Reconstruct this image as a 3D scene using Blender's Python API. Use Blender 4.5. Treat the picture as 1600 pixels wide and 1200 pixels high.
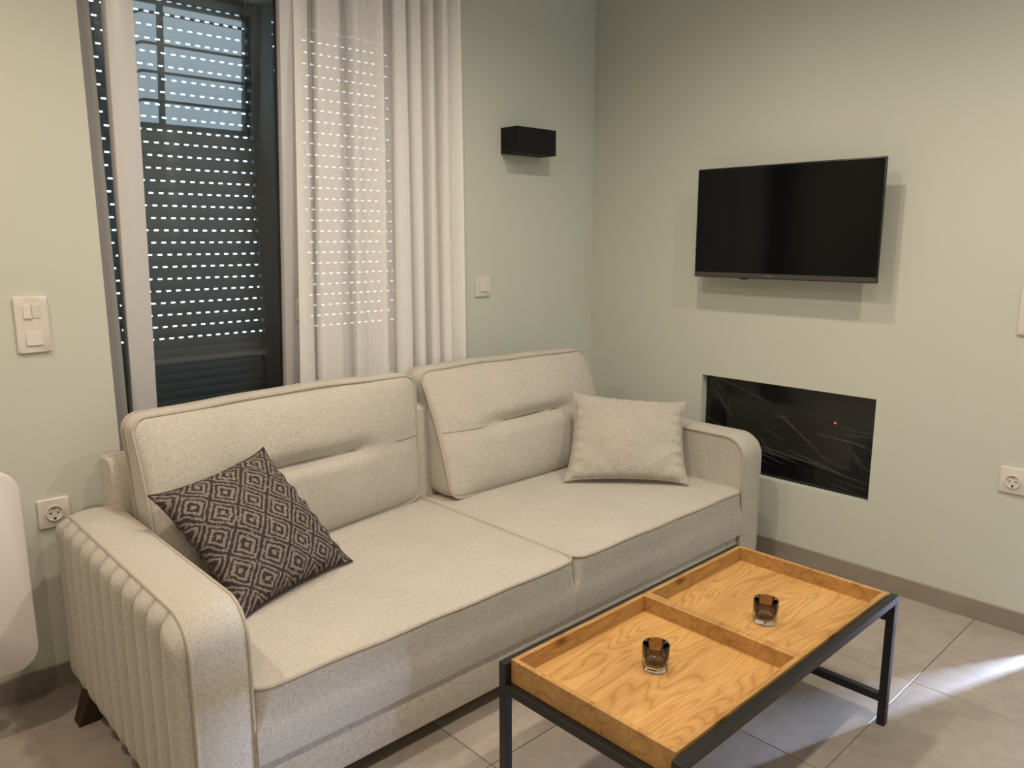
import bpy, bmesh, math, random
from mathutils import Vector, Matrix

random.seed(7)
for o in list(bpy.data.objects):
    bpy.data.objects.remove(o, do_unlink=True)
SC = bpy.context.scene
COL = SC.collection
PI = math.pi

# ------------------------------------------------------------------ camera
cam_d = bpy.data.cameras.new('camera')
cam = bpy.data.objects.new('camera', cam_d)
COL.objects.link(cam)
R_ = Vector((0.72979277, -0.683666, -0.00181764))
U_ = Vector((0.12730385, 0.13327989, 0.98286835))
D_ = Vector((0.67171143, 0.71752161, -0.18430001))
M = Matrix((R_, U_, -D_)).transposed().to_4x4()
M.translation = Vector((-2.9719, -2.5893, 1.34))
cam.matrix_world = M
cam_d.sensor_width = 36.0
cam_d.lens = 1216.94 / 1600 * 36
cam_d.clip_start = 0.05
SC.camera = cam

# ------------------------------------------------------------------ exposure
SC.view_settings.view_transform = 'Standard'
SC.view_settings.look = 'None'
SC.view_settings.exposure = 0.0
SC.view_settings.gamma = 1.0
SC.view_settings.use_curve_mapping = False

# ------------------------------------------------------------------ world and lights
w = bpy.data.worlds.new('sky')
SC.world = w
w.use_nodes = True
bg = w.node_tree.nodes['Background']
bg.inputs['Color'].default_value = (0.60, 0.79, 0.92, 1)
bg.inputs['Strength'].default_value = 4.2


def lamp(name, kind, loc, energy, color, target=None, **kw):
    d = bpy.data.lights.new(name, kind)
    d.energy = energy
    d.color = color
    for k, v in kw.items():
        setattr(d, k, v)
    o = bpy.data.objects.new(name, d)
    o.location = loc
    if target is not None:
        o.rotation_euler = (Vector(target) - Vector(loc)).to_track_quat('-Z', 'Y').to_euler()
    COL.objects.link(o)
    return o


CEIL = 2.55
WARM = (1.0, 0.86, 0.71)
WARM2 = (1.0, 0.76, 0.58)
# recessed ceiling downlights (their housings are built further down)
SPOTS = [(-1.05, -1.15, 30, WARM), (-1.90, -1.20, 46, WARM), (-3.15, -.75, 46, WARM2),
         (-1.05, -2.35, 48, WARM), (-2.00, -2.35, 38, WARM), (-3.30, -2.35, 34, WARM2)]
for (x, y, e, c) in SPOTS:
    lamp('downlight_lamp', 'SPOT', (x, y, CEIL - 0.03), e * 1.2, c, (x, y, 0),
         spot_size=math.radians(166), spot_blend=1.0, shadow_soft_size=0.035)
# area lamp added outside the door gap to cast the daylight streak on the floor
lamp('floor_streak_lamp', 'AREA', (1.12, -2.58, 0.24), 190, (0.50, 0.64, 1.0), (0.07, -2.13, 0.15),
     shape='RECTANGLE', size=0.22, size_y=0.26, spread=math.radians(60))

# ------------------------------------------------------------------ helpers
WORLD = {}


def tag(o, label=None, cat=None, group=None, kind=None):
    if label: o['label'] = label
    if cat: o['category'] = cat
    if group: o['group'] = group
    if kind: o['kind'] = kind
    return o


def empty(name, loc, label=None, cat=None, group=None, kind=None):
    o = bpy.data.objects.new(name, None)
    o.empty_display_size = 0.1
    COL.objects.link(o)
    o.location = loc
    WORLD[o] = Vector(loc)
    return tag(o, label, cat, group, kind)


def build(name, bm, mats, parent=None, smooth=True, org=None, autosmooth=40):
    """bm is in world coordinates; the object gets its own origin."""
    vs = [v.co for v in bm.verts]
    if org is None:
        c = Vector((0, 0, 0))
        mn = Vector((min(v.x for v in vs), min(v.y for v in vs), min(v.z for v in vs)))
        mx = Vector((max(v.x for v in vs), max(v.y for v in vs), max(v.z for v in vs)))
        c = (mn + mx) / 2
        c.z = mn.z
    else:
        c = Vector(org)
    bmesh.ops.translate(bm, vec=-c, verts=bm.verts)
    bmesh.ops.recalc_face_normals(bm, faces=bm.faces)
    me = bpy.data.meshes.new(name)
    bm.to_mesh(me)
    bm.free()
    if not isinstance(mats, (list, tuple)): mats = [mats]
    for m in mats: me.materials.append(m)
    if smooth:
        me.polygons.foreach_set('use_smooth', [True] * len(me.polygons))
        me.set_sharp_from_angle(angle=math.radians(autosmooth))
    o = bpy.data.objects.new(name, me)
    COL.objects.link(o)
    if parent is not None:
        o.parent = parent
        o.location = c - WORLD[parent]
    else:
        o.location = c
    WORLD[o] = c
    return o


def box(bm, x0, x1, y0, y1, z0, z1, bev=0.0, seg=2, mi=0, M=None):
    vs = [bm.verts.new((x, y, z)) for x in (x0, x1) for y in (y0, y1) for z in (z0, z1)]
    idx = [(0, 1, 3, 2), (4, 6, 7, 5), (0, 4, 5, 1), (2, 3, 7, 6), (0, 2, 6, 4), (1, 5, 7, 3)]
    fs = [bm.faces.new([vs[i] for i in f]) for f in idx]
    for f in fs: f.material_index = mi
    if bev > 0:
        es = list({e for f in fs for e in f.edges})
        r = bmesh.ops.bevel(bm, geom=es, offset=bev, segments=seg, affect='EDGES', profile=0.5, clamp_overlap=True)
        vs = list({v for f in r['faces'] for v in f.verts} | {v for v in vs if v.is_valid})
        for f in r['faces']: f.material_index = mi
    if M is not None:
        bmesh.ops.transform(bm, matrix=M, verts=vs)
    return vs


def BX(*a, **k):
    bm = bmesh.new()
    box(bm, *a, **k)
    return bm


def tube(bm, pts, r, n=8, closed=False, cap=True):
    pts = [Vector(p) for p in pts]
    N = len(pts)
    rings = []
    prev = None
    for i, p in enumerate(pts):
        if closed:
            t = (pts[(i + 1) % N] - pts[i - 1]).normalized()
        else:
            t = (pts[min(i + 1, N - 1)] - pts[max(i - 1, 0)]).normalized()
        if prev is None:
            a = Vector((0, 0, 1)) if abs(t.z) < .9 else Vector((1, 0, 0))
            nrm = t.cross(a).normalized()
        else:
            nrm = (prev - t * prev.dot(t)).normalized()
        prev = nrm
        b = t.cross(nrm)
        rr = r(i / N) if callable(r) else r
        rings.append([bm.verts.new(p + (nrm * math.cos(2 * PI * k / n) + b * math.sin(2 * PI * k / n)) * rr) for k in range(n)])
    M_ = N if closed else N - 1
    off = 0
    if closed:
        # find best twist match
        best = 1e9
        for k in range(n):
            d = (rings[-1][0].co - rings[0][k].co).length
            if d < best: best = d; off = k
    for i in range(M_):
        A = rings[i]; B = rings[(i + 1) % N]
        o = off if (closed and i == N - 1) else 0
        for k in range(n):
            bm.faces.new((A[k], A[(k + 1) % n], B[(k + 1 + o) % n], B[(k + o) % n]))
    if not closed and cap:
        bm.faces.new(rings[0][::-1]); bm.faces.new(rings[-1])


def rrect(w, h, r, n=6, cx=0, cy=0, seg_len=0.05):
    """rounded rectangle outline points (list of (x,y)), ccw, subdivided straight sides"""
    pts = []
    cs = [(w / 2 - r, h / 2 - r, 0), (-w / 2 + r, h / 2 - r, 90), (-w / 2 + r, -h / 2 + r, 180), (w / 2 - r, -h / 2 + r, 270)]
    for i, (x, y, a) in enumerate(cs):
        for k in range(n + 1):
            t = math.radians(a + 90 * k / n)
            pts.append((cx + x + r * math.cos(t), cy + y + r * math.sin(t)))
        nx, ny, na = cs[(i + 1) % 4]
        t = math.radians(na)
        q = (cx + nx + r * math.cos(t), cy + ny + r * math.sin(t))
        p = pts[-1]
        L = (w if i % 2 == 0 else h)
        m = max(1, int((L - .06 if L > .1 else L * .5) / seg_len + .5))
        for k in range(1, m):
            pts.append((p[0] + (q[0] - p[0]) * k / m, p[1] + (q[1] - p[1]) * k / m))
    return pts


def loft(bm, rings, cap0=True, cap1=True, mi=0):
    V = [[bm.verts.new(p) for p in r] for r in rings]
    n = len(V[0])
    for a, b in zip(V, V[1:]):
        for k in range(n):
            f = bm.faces.new((a[k], a[(k + 1) % n], b[(k + 1) % n], b[k])); f.material_index = mi
    if cap0: bm.faces.new(V[0][::-1]).material_index = mi
    if cap1: bm.faces.new(V[-1]).material_index = mi
    return V


def lathe(bm, prof, cx, cy, n=32, mi=0):
    rings = [[(cx + r * math.cos(2 * PI * k / n), cy + r * math.sin(2 * PI * k / n), z) for k in range(n)] for r, z in prof]
    return loft(bm, rings, mi=mi)


# ------------------------------------------------------------------ materials
def mat(name, color=(.8, .8, .8), rough=.5, metal=0, spec=.5, **kw):
    m = bpy.data.materials.new(name)
    m.use_nodes = True
    nt = m.node_tree
    b = nt.nodes['Principled BSDF']
    b.inputs['Base Color'].default_value = (*color, 1)
    b.inputs['Roughness'].default_value = rough
    b.inputs['Metallic'].default_value = metal
    b.inputs['Specular IOR Level'].default_value = spec
    for k, v in kw.items():
        b.inputs[k].default_value = v
    return m, nt, b


def N(nt, t, **kw):
    n = nt.nodes.new(t)
    for k, v in kw.items():
        if k.startswith('i_'): n.inputs[k[2:].replace('_', ' ')].default_value = v
        else: setattr(n, k, v)
    return n


def coords(nt, scale=(1, 1, 1), rot=(0, 0, 0), kind='Object'):
    tc = N(nt, 'ShaderNodeTexCoord')
    mp = N(nt, 'ShaderNodeMapping')
    mp.inputs['Scale'].default_value = scale
    mp.inputs['Rotation'].default_value = rot
    nt.links.new(tc.outputs[kind], mp.inputs['Vector'])
    return mp.outputs['Vector']


def ramp(nt, fac, stops):
    r = N(nt, 'ShaderNodeValToRGB')
    el = r.color_ramp.elements
    while len(el) < len(stops): el.new(0.5)
    for e, (p, c) in zip(el, stops):
        e.position = p
        e.color = (*c, 1) if len(c) == 3 else c
    nt.links.new(fac, r.inputs['Fac'])
    return r.outputs['Color']


def noise(nt, vec, scale, detail=4, rough=.5, dist=0):
    n = N(nt, 'ShaderNodeTexNoise')
    n.inputs['Scale'].default_value = scale
    n.inputs['Detail'].default_value = detail
    n.inputs['Roughness'].default_value = rough
    n.inputs['Distortion'].default_value = dist
    nt.links.new(vec, n.inputs['Vector'])
    return n.outputs['Fac']


def bump(nt, b, h, strength=.2, dist=.002):
    bp = N(nt, 'ShaderNodeBump')
    bp.inputs['Strength'].default_value = strength
    bp.inputs['Distance'].default_value = dist
    nt.links.new(h, bp.inputs['Height'])
    nt.links.new(bp.outputs['Normal'], b.inputs['Normal'])
    return bp


def mixc(nt, fac, a, b, mode='MIX'):
    m = N(nt, 'ShaderNodeMix', data_type='RGBA', blend_type=mode)
    if isinstance(fac, (int, float)): m.inputs[0].default_value = fac
    else: nt.links.new(fac, m.inputs[0])
    for s, v in ((6, a), (7, b)):
        if isinstance(v, tuple): m.inputs[s].default_value = (*v, 1)
        else: nt.links.new(v, m.inputs[s])
    return m.outputs[2]


def math_(nt, op, a, b=None, c=None):
    m = N(nt, 'ShaderNodeMath', operation=op)
    for i, v in enumerate((a, b, c)):
        if v is None: continue
        if isinstance(v, (int, float)): m.inputs[i].default_value = v
        else: nt.links.new(v, m.inputs[i])
    return m.outputs[0]


# painted plaster, pale sage
M_wall, nt, b = mat('sage_wall_paint', (.61, .635, .56), .85, spec=.2)
v = coords(nt)
nt.links.new(ramp(nt, noise(nt, v, 1.3, 3), [(.3, (.60, .625, .55)), (.7, (.62, .645, .57))]), b.inputs['Base Color'])
bump(nt, b, noise(nt, v, 160, 3), .06, .001)
M_ceil, nt, b = mat('white_ceiling_paint', (.86, .85, .83), .9, spec=.2)
M_room, nt, b = mat('plain_wall_paint', (.55, .56, .50), .9, spec=.2)

# stone look porcelain tile
M_tile, nt, b = mat('grey_beige_tile', (.35, .31, .27), .42, spec=.4)
v = coords(nt, kind='Object')
tc = N(nt, 'ShaderNodeObjectInfo')
av = N(nt, 'ShaderNodeVectorMath', operation='ADD')
nt.links.new(v, av.inputs[0])
sc_ = N(nt, 'ShaderNodeVectorMath', operation='SCALE'); sc_.inputs['Scale'].default_value = 3.1
nt.links.new(tc.outputs['Location'], sc_.inputs[0]); nt.links.new(sc_.outputs[0], av.inputs[1])
n1 = noise(nt, av.outputs[0], 3.2, 6, .6, .6)
n2 = noise(nt, av.outputs[0], 26, 4, .6)
c1 = ramp(nt, n1, [(.25, (.31, .275, .235)), (.5, (.38, .34, .295)), (.75, (.45, .405, .35))])
c2 = ramp(nt, n2, [(.3, (.90, .90, .90)), (.7, (1.06, 1.05, 1.04))])
nt.links.new(mixc(nt, 1.0, c1, c2, 'MULTIPLY'), b.inputs['Base Color'])
bump(nt, b, n2, .08, .001)
M_grout, _, _ = mat('tile_grout', (.25, .22, .19), .9)
M_base, nt, b = mat('baseboard_tile', (.25, .215, .18), .5, spec=.4)
v = coords(nt)
nt.links.new(ramp(nt, noise(nt, v, 5, 5, .6, .4), [(.3, (.26, .225, .185)), (.7, (.33, .285, .24))]), b.inputs['Base Color'])


# sofa cloth: heathered weave
def fabric(name, base, dark, scale=1.0, bstr=.35):
    m, nt, b = mat(name, base, .92, spec=.15)
    b.inputs['Sheen Weight'].default_value = .25
    b.inputs['Sheen Roughness'].default_value = .5
    v = coords(nt)
    wx = N(nt, 'ShaderNodeTexWave', wave_type='BANDS', bands_direction='DIAGONAL')
    wx.inputs['Scale'].default_value = 260 * scale; wx.inputs['Distortion'].default_value = 3.0
    wx.inputs['Detail'].default_value = 2; wx.inputs['Detail Scale'].default_value = 2
    nt.links.new(v, wx.inputs['Vector'])
    vx = coords(nt, (110, 480, 480)); vz = coords(nt, (480, 480, 110))
    a = noise(nt, vx, 1.0 * scale, 2); bb = noise(nt, vz, 1.0 * scale, 2)
    s = math_(nt, 'ADD', a, bb)
    s2 = math_(nt, 'MULTIPLY', s, .5)
    big = noise(nt, v, 5, 3)
    c = ramp(nt, s2, [(.36, dark), (.50, base), (.66, tuple(min(1, x * 1.18) for x in base))])
    c = mixc(nt, 1.0, c, ramp(nt, big, [(.3, (.95, .95, .95)), (.7, (1.03, 1.03, 1.03))]), 'MULTIPLY')
    nt.links.new(c, b.inputs['Base Color'])
    h = math_(nt, 'ADD', s2, math_(nt, 'MULTIPLY', wx.outputs['Fac'], .25))
    wr = noise(nt, v, 14, 2)
    bump(nt, b, math_(nt, 'ADD', h, math_(nt, 'MULTIPLY', wr, 1.6)), bstr, .0022)
    return m


M_sofa = fabric('greige_sofa_cloth', (.53, .50, .44), (.40, .375, .325))
M_pillow = fabric('greige_pillow_cloth', (.51, .475, .415), (.34, .315, .27), .8, .5)
M_seam, _, _ = mat('seam_thread', (.24, .215, .18), .95, spec=.1)
M_piping = fabric('piping_cloth', (.47, .425, .355), (.36, .32, .27))

# patterned cloth
M_pat, nt, b = mat('concentric_square_print', (.3, .26, .24), .95, spec=.1)
uv = N(nt, 'ShaderNodeUVMap')
sep = N(nt, 'ShaderNodeSeparateXYZ')
nz = N(nt, 'ShaderNodeTexNoise'); nz.inputs['Scale'].default_value = 14; nz.inputs['Detail'].default_value = 4
nt.links.new(uv.outputs[0], nz.inputs['Vector'])
off = N(nt, 'ShaderNodeVectorMath', operation='MULTIPLY_ADD')
nt.links.new(nz.outputs['Color'], off.inputs[0]); off.inputs[1].default_value = (.03, .03, 0)
nt.links.new(uv.outputs[0], off.inputs[2])
nt.links.new(off.outputs[0], sep.inputs[0])
KC = 3.75
A = math_(nt, 'MULTIPLY', math_(nt, 'ADD', sep.outputs[0], sep.outputs[1]), KC)
B = math_(nt, 'MULTIPLY', math_(nt, 'SUBTRACT', sep.outputs[0], sep.outputs[1]), KC)
fa = math_(nt, 'ABSOLUTE', math_(nt, 'SUBTRACT', math_(nt, 'FRACT', A), .5))
fb = math_(nt, 'ABSOLUTE', math_(nt, 'SUBTRACT', math_(nt, 'FRACT', math_(nt, 'ADD', B, 10.0)), .5))
mx = math_(nt, 'SMOOTH_MAX', fa, fb, .06)
dd = math_(nt, 'MULTIPLY', mx, 2.0)
fine = noise(nt, uv.outputs[0], 55, 3, .7)
dd = math_(nt, 'ADD', dd, math_(nt, 'MULTIPLY', math_(nt, 'SUBTRACT', fine, .5), .38))
lt, dk = (.245, .215, .19), (.050, .040, .040)
rp = N(nt, 'ShaderNodeValToRGB'); rp.color_ramp.interpolation = 'LINEAR'
stops = [(0, lt), (.15, lt), (.19, dk), (.37, dk), (.42, lt), (.55, lt), (.59, dk), (.73, dk), (.775, lt), (.86, lt), (.905, dk), (1, dk)]
el = rp.color_ramp.elements
while len(el) < len(stops): el.new(.5)
for e, (p, c) in zip(el, stops): e.position = p; e.color = (*c, 1)
nt.links.new(dd, rp.inputs[0])
gap = noise(nt, uv.outputs[0], 22, 3, .6)
gm = ramp(nt, gap, [(.60, (0, 0, 0)), (.66, (1, 1, 1))])
gs = N(nt, 'ShaderNodeSeparateColor'); nt.links.new(gm, gs.inputs[0])
wv = noise(nt, uv.outputs[0], 260, 2)
cc = mixc(nt, math_(nt, 'MULTIPLY', gs.outputs[0], .8), rp.outputs[0], lt)
cc = mixc(nt, 1.0, cc, ramp(nt, wv, [(.3, (.8, .8, .8)), (.7, (1.15, 1.15, 1.15))]), 'MULTIPLY')
nt.links.new(cc, b.inputs['Base Color'])
bump(nt, b, wv, .4, .001)


# oak veneer
def oak(name, mulc=1.0, rot=0, off=(0, 0, 0), strong=1.0):
    m, nt, b = mat(name, (.55, .33, .14), .42, spec=.35)
    tcn = N(nt, 'ShaderNodeTexCoord')
    mp = N(nt, 'ShaderNodeMapping')
    mp.inputs['Location'].default_value = off
    mp.inputs['Rotation'].default_value = (0, 0, rot)
    nt.links.new(tcn.outputs['Object'], mp.inputs['Vector'])
    st = N(nt, 'ShaderNodeMapping'); st.inputs['Scale'].default_value = (1.6, 8.0, 8.0)
    nt.links.new(mp.outputs[0], st.inputs['Vector'])
    f = N(nt, 'ShaderNodeTexNoise'); f.inputs['Scale'].default_value = 1.15; f.inputs['Detail'].default_value = 1.5
    f.inputs['Distortion'].default_value = .8
    nt.links.new(st.outputs[0], f.inputs['Vector'])
    rings = math_(nt, 'FRACT', math_(nt, 'MULTIPLY', f.outputs['Fac'], 17))
    tri = math_(nt, 'ABSOLUTE', math_(nt, 'SUBTRACT', rings, .5))
    g = N(nt, 'ShaderNodeMapping'); g.inputs['Scale'].default_value = (12, 260, 260)
    nt.links.new(mp.outputs[0], g.inputs['Vector'])
    gr = noise(nt, g.outputs[0], 1, 3, .6)
    base = ramp(nt, tri, [(0, (.47 * mulc, .25 * mulc, .08 * mulc)), (.14, (.58 * mulc, .335 * mulc, .118 * mulc)), (.5, (.64 * mulc, .385 * mulc, .145 * mulc))])
    c = mixc(nt, 1.0, base, ramp(nt, gr, [(.3, (.82, .80, .76)), (.65, (1.06, 1.05, 1.03))]), 'MULTIPLY')
    big = N(nt, 'ShaderNodeMapping'); big.inputs['Scale'].default_value = (2, 9, 9)
    nt.links.new(mp.outputs[0], big.inputs['Vector'])
    bgn = noise(nt, big.outputs[0], 1.0, 2)
    c = mixc(nt, 1.0, c, ramp(nt, bgn, [(.35, (.86, .84, .80)), (.65, (1.05, 1.05, 1.05))]), 'MULTIPLY')
    # knots
    vo = N(nt, 'ShaderNodeTexVoronoi'); vo.inputs['Scale'].default_value = 1.0; vo.inputs['Randomness'].default_value = 1.0
    kk = N(nt, 'ShaderNodeMapping'); kk.inputs['Scale'].default_value = (3.2, 6.4, 6.4)
    nt.links.new(mp.outputs[0], kk.inputs['Vector']); nt.links.new(kk.outputs[0], vo.inputs['Vector'])
    kn = ramp(nt, vo.outputs['Distance'], [(.03, (.30, .17, .09)), (.055, (.62, .50, .42)), (.11, (1, 1, 1))])
    c = mixc(nt, .85, c, kn, 'MULTIPLY')
    nt.links.new(c, b.inputs['Base Color'])
    bump(nt, b, gr, .08, .0006)
    return m


M_oakA = oak('oak_veneer_floor', 1.0, 0, (.37, .2, 0))
M_oakB = oak('oak_veneer_floor_far', 1.0, 0, (1.7, .9, 0))
M_oakE = oak('oak_veneer_edge', .86, 0, (2.9, .4, .3))
M_dwood, nt, b = mat('dark_stained_leg_wood', (.035, .018, .009), .5)
M_black, nt, b = mat('black_powder_coat', (.012, .012, .013), .38, spec=.5)
bump(nt, b, noise(nt, coords(nt), 500, 2), .1, .0005)
M_blackmatt, _, _ = mat('matt_black_metal', (.006, .006, .007), .6, spec=.3)
M_pvc, nt, b = mat('white_window_profile', (.60, .595, .60), .35, spec=.45)
M_jamb, _, _ = mat('grey_window_jamb', (.25, .245, .24), .45)
M_darkprof, _, _ = mat('dark_outer_profile', (.10, .11, .115), .4)
M_gasket, _, _ = mat('black_rubber_gasket', (.02, .02, .02), .6)
M_slat, nt, b = mat('grey_shutter_slat', (.36, .40, .42), .5, spec=.4)
M_plastic, _, _ = mat('white_switch_plastic', (.72, .68, .63), .3, spec=.5)
M_hole, _, _ = mat('dark_socket_hole', (.01, .01, .01), .6)
M_steel, _, _ = mat('bright_steel', (.6, .6, .6), .3, 1)
M_panel, _, _ = mat('white_lacquered_panel', (.72, .69, .67), .35)
M_tvscreen, nt, b = mat('black_tv_screen', (.002, .0025, .003), .12, spec=.22)
M_tvbody, _, _ = mat('black_tv_plastic', (.012, .012, .012), .35)
M_tvstrip, _, _ = mat('brushed_dark_strip', (.075, .068, .066), .4, .3)
M_logo, _, _ = mat('silver_print', (.22, .21, .20), .4, .4)
M_fpglass, _, _ = mat('black_fireplace_glass', (.002, .003, .005), .10, spec=.4)
M_fpwin, nt, b = mat('dark_fire_window', (.017, .016, .013), .6, spec=.3)
M_rail, _, _ = mat('dark_rail_metal', (.03, .03, .03), .5)

# clear glass pane: reflective and transparent
def pane_mat(name, tint=(1, 1, 1), refl=1.0, ior=1.62):
    m = bpy.data.materials.new(name); m.use_nodes = True
    nt = m.node_tree; nt.nodes.clear()
    out = N(nt, 'ShaderNodeOutputMaterial'); mx = N(nt, 'ShaderNodeMixShader')
    tr = N(nt, 'ShaderNodeBsdfTransparent'); gl = N(nt, 'ShaderNodeBsdfGlossy')
    gl.inputs['Roughness'].default_value = 0.0
    tr.inputs['Color'].default_value = (*tint, 1)
    fr = N(nt, 'ShaderNodeFresnel'); fr.inputs['IOR'].default_value = ior
    nt.links.new(math_(nt, 'MULTIPLY', fr.outputs[0], refl), mx.inputs[0])
    nt.links.new(tr.outputs[0], mx.inputs[1]); nt.links.new(gl.outputs[0], mx.inputs[2])
    nt.links.new(mx.outputs[0], out.inputs[0])
    return m


M_pane = pane_mat('window_glass', (.90, .94, .94), 1.0, 1.95)
M_pane2 = pane_mat('clear_window_glass', (.96, .98, .98), .6, 1.5)

# thin plastic protection film
M_film = bpy.data.materials.new('wrinkled_clear_film'); M_film.use_nodes = True
nt = M_film.node_tree; nt.nodes.clear()
out = N(nt, 'ShaderNodeOutputMaterial'); mx = N(nt, 'ShaderNodeMixShader')
tr = N(nt, 'ShaderNodeBsdfTransparent'); gl = N(nt, 'ShaderNodeBsdfGlossy'); gl.inputs['Roughness'].default_value = .22
gl.inputs['Color'].default_value = (.5, .5, .5, 1)
mx.inputs[0].default_value = .035
nt.links.new(tr.outputs[0], mx.inputs[1]); nt.links.new(gl.outputs[0], mx.inputs[2]); nt.links.new(mx.outputs[0], out.inputs[0])

M_crease_glint = bpy.data.materials.new('film_crease_glint'); M_crease_glint.use_nodes = True  # pale diffuse on the ridges stands in for light glinting off the wrinkles
nt = M_crease_glint.node_tree; nt.nodes.clear()
out = N(nt, 'ShaderNodeOutputMaterial'); mx = N(nt, 'ShaderNodeMixShader')
tr = N(nt, 'ShaderNodeBsdfTransparent'); gl = N(nt, 'ShaderNodeBsdfDiffuse')
gl.inputs['Color'].default_value = (.5, .5, .5, 1)
mx.inputs[0].default_value = .10
nt.links.new(tr.outputs[0], mx.inputs[1]); nt.links.new(gl.outputs[0], mx.inputs[2]); nt.links.new(mx.outputs[0], out.inputs[0])

# sheer curtain
M_curt = bpy.data.materials.new('sheer_curtain_cloth'); M_curt.use_nodes = True
nt = M_curt.node_tree; nt.nodes.clear()
out = N(nt, 'ShaderNodeOutputMaterial'); m1 = N(nt, 'ShaderNodeMixShader'); m2 = N(nt, 'ShaderNodeMixShader')
tr = N(nt, 'ShaderNodeBsdfTransparent'); df = N(nt, 'ShaderNodeBsdfDiffuse'); tl = N(nt, 'ShaderNodeBsdfTranslucent')
df.inputs['Color'].default_value = (.95, .93, .91, 1); tl.inputs['Color'].default_value = (.84, .80, .77, 1)
m1.inputs[0].default_value = .14
nt.links.new(df.outputs[0], m1.inputs[1]); nt.links.new(tl.outputs[0], m1.inputs[2])
vv = coords(nt, (300, 300, 40))
thr = noise(nt, vv, 1, 2)
fac = math_(nt, 'ADD', math_(nt, 'MULTIPLY', math_(nt, 'SUBTRACT', thr, .5), .2), .81)
nt.links.new(fac, m2.inputs[0])
nt.links.new(tr.outputs[0], m2.inputs[1]); nt.links.new(m1.outputs[0], m2.inputs[2]); nt.links.new(m2.outputs[0], out.inputs[0])

# smoky tumbler glass
M_glass, nt, b = mat('clear_thick_glass', (1, 1, 1), 0.02, **{'Transmission Weight': 1.0, 'IOR': 1.48})
M_smoke, nt, b = mat('smoky_brown_glass', (.40, .27, .19), 0.03, **{'Transmission Weight': 1.0, 'IOR': 1.48})


def emit(name, c, s):
    m = bpy.data.materials.new(name); m.use_nodes = True
    nt = m.node_tree; nt.nodes.clear()
    o = N(nt, 'ShaderNodeOutputMaterial'); e = N(nt, 'ShaderNodeEmission')
    e.inputs[0].default_value = (*c, 1); e.inputs[1].default_value = s
    nt.links.new(e.outputs[0], o.inputs[0])
    return m


M_led = emit('red_standby_light', (1, .03, .05), 6)
M_lampface = emit('warm_lamp_face', (1, .8, .6), 4)

# ================================================================== THE ROOM
XL, YF = -4.7, -3.7      # left wall, wall behind the camera
WX0, WX1, WZ1 = -2.266, -1.02, 2.32   # window opening
YL = -0.065              # the wall left of the window stands a little proud

bm = bmesh.new()
box(bm, XL, WX0, YL, .22, 0, CEIL)
box(bm, WX1, 0.0, 0, .22, 0, CEIL)
box(bm, WX0, WX1, 0, .22, WZ1, CEIL)
tag(build('wall_back', bm, M_wall, smooth=False), kind='structure')

# right wall with the fireplace niche and a door opening
FY0, FY1, FZ0, FZ1 = -0.663, -1.428, .328, .738
DY0, DY1, DZ = -2.075, -2.93, 2.05
bm = bmesh.new()
T = .14
def wr(y0, y1, z0, z1, x0=0.0): box(bm, x0, T, y0, y1, z0, z1)
wr(FY0, .22, 0, CEIL)
wr(FY1, FY0, 0, FZ0); wr(FY1, FY0, FZ1, CEIL); wr(FY1, FY0, FZ0, FZ1, .075)
wr(DY0, FY1, 0, CEIL)
wr(DY1, DY0, DZ, CEIL)
wr(YF, DY1, 0, CEIL)
tag(build('wall_right', bm, M_wall, smooth=False), kind='structure')
tag(build('wall_left', BX(XL - .15, XL, YF - .15, .22, 0, CEIL), M_wall, smooth=False), kind='structure')

# front wall with high window
VX0, VX1, VZ0, VZ1 = -1.02, -.05, 1.585, 2.47
bm = bmesh.new()
box(bm, XL, VX0, YF - .15, YF, 0, CEIL); box(bm, VX1, T, YF - .15, YF, 0, CEIL)
box(bm, VX0, VX1, YF - .15, YF, 0, VZ0); box(bm, VX0, VX1, YF - .15, YF, VZ1, CEIL)
tag(build('wall_front', bm, M_room, smooth=False), kind='structure')
tag(build('ceiling', BX(XL, T, YF, .22, CEIL, CEIL + .1), M_ceil, smooth=False), kind='structure')

# floor: slab with individual tiles
fl = tag(build('floor', BX(XL - .15, 1.8, YF - .15, .3, -.12, -.0035), M_grout, smooth=False, org=(0, 0, 0)), kind='structure')
TS, G = .5985, .0022
xs = [-.585 - TS * k for k in range(-1, 7)]      # right edges
ys = [-.6385 + TS - TS * k for k in range(0, 7)]
tile_me = None
for i, x1 in enumerate(xs):
    for j, y1 in enumerate(ys):
        x0, y0 = x1 - TS, y1 - TS
        a0, a1, b0, b1 = max(x0, XL), min(x1, 0.0), max(y0, YF), min(y1, 0.0)
        if a1 - a0 < .03 or b1 - b0 < .03: continue
        full = (abs(a1 - a0 - TS) < 1e-4 and abs(b1 - b0 - TS) < 1e-4)
        if full and tile_me is not None:
            o = bpy.data.objects.new('tile', tile_me); COL.objects.link(o); o.parent = fl
            o.location = (a0, b0, -.003)
        else:
            o = build('tile', BX(a0 + G / 2, a1 - G / 2, b0 + G / 2, b1 - G / 2, -.003, 0, .0008, 1), M_tile, fl, smooth=False, org=(a0, b0, -.003))
            if full: tile_me = o.data

# baseboards
HB = .072
bm = bmesh.new(); box(bm, -.009, 0, DY0 - 0, -.009, 0, HB, .001, 1)
tag(build('baseboard_right', bm, M_base, smooth=False), kind='structure')
tag(build('baseboard_left', BX(XL, WX0, YL - .009, YL, 0, HB, .001, 1), M_base, smooth=False), kind='structure')
tag(build('baseboard_back', BX(WX1, -.0, -.009, 0, 0, HB, .001, 1), M_base, smooth=False), kind='structure')

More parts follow.
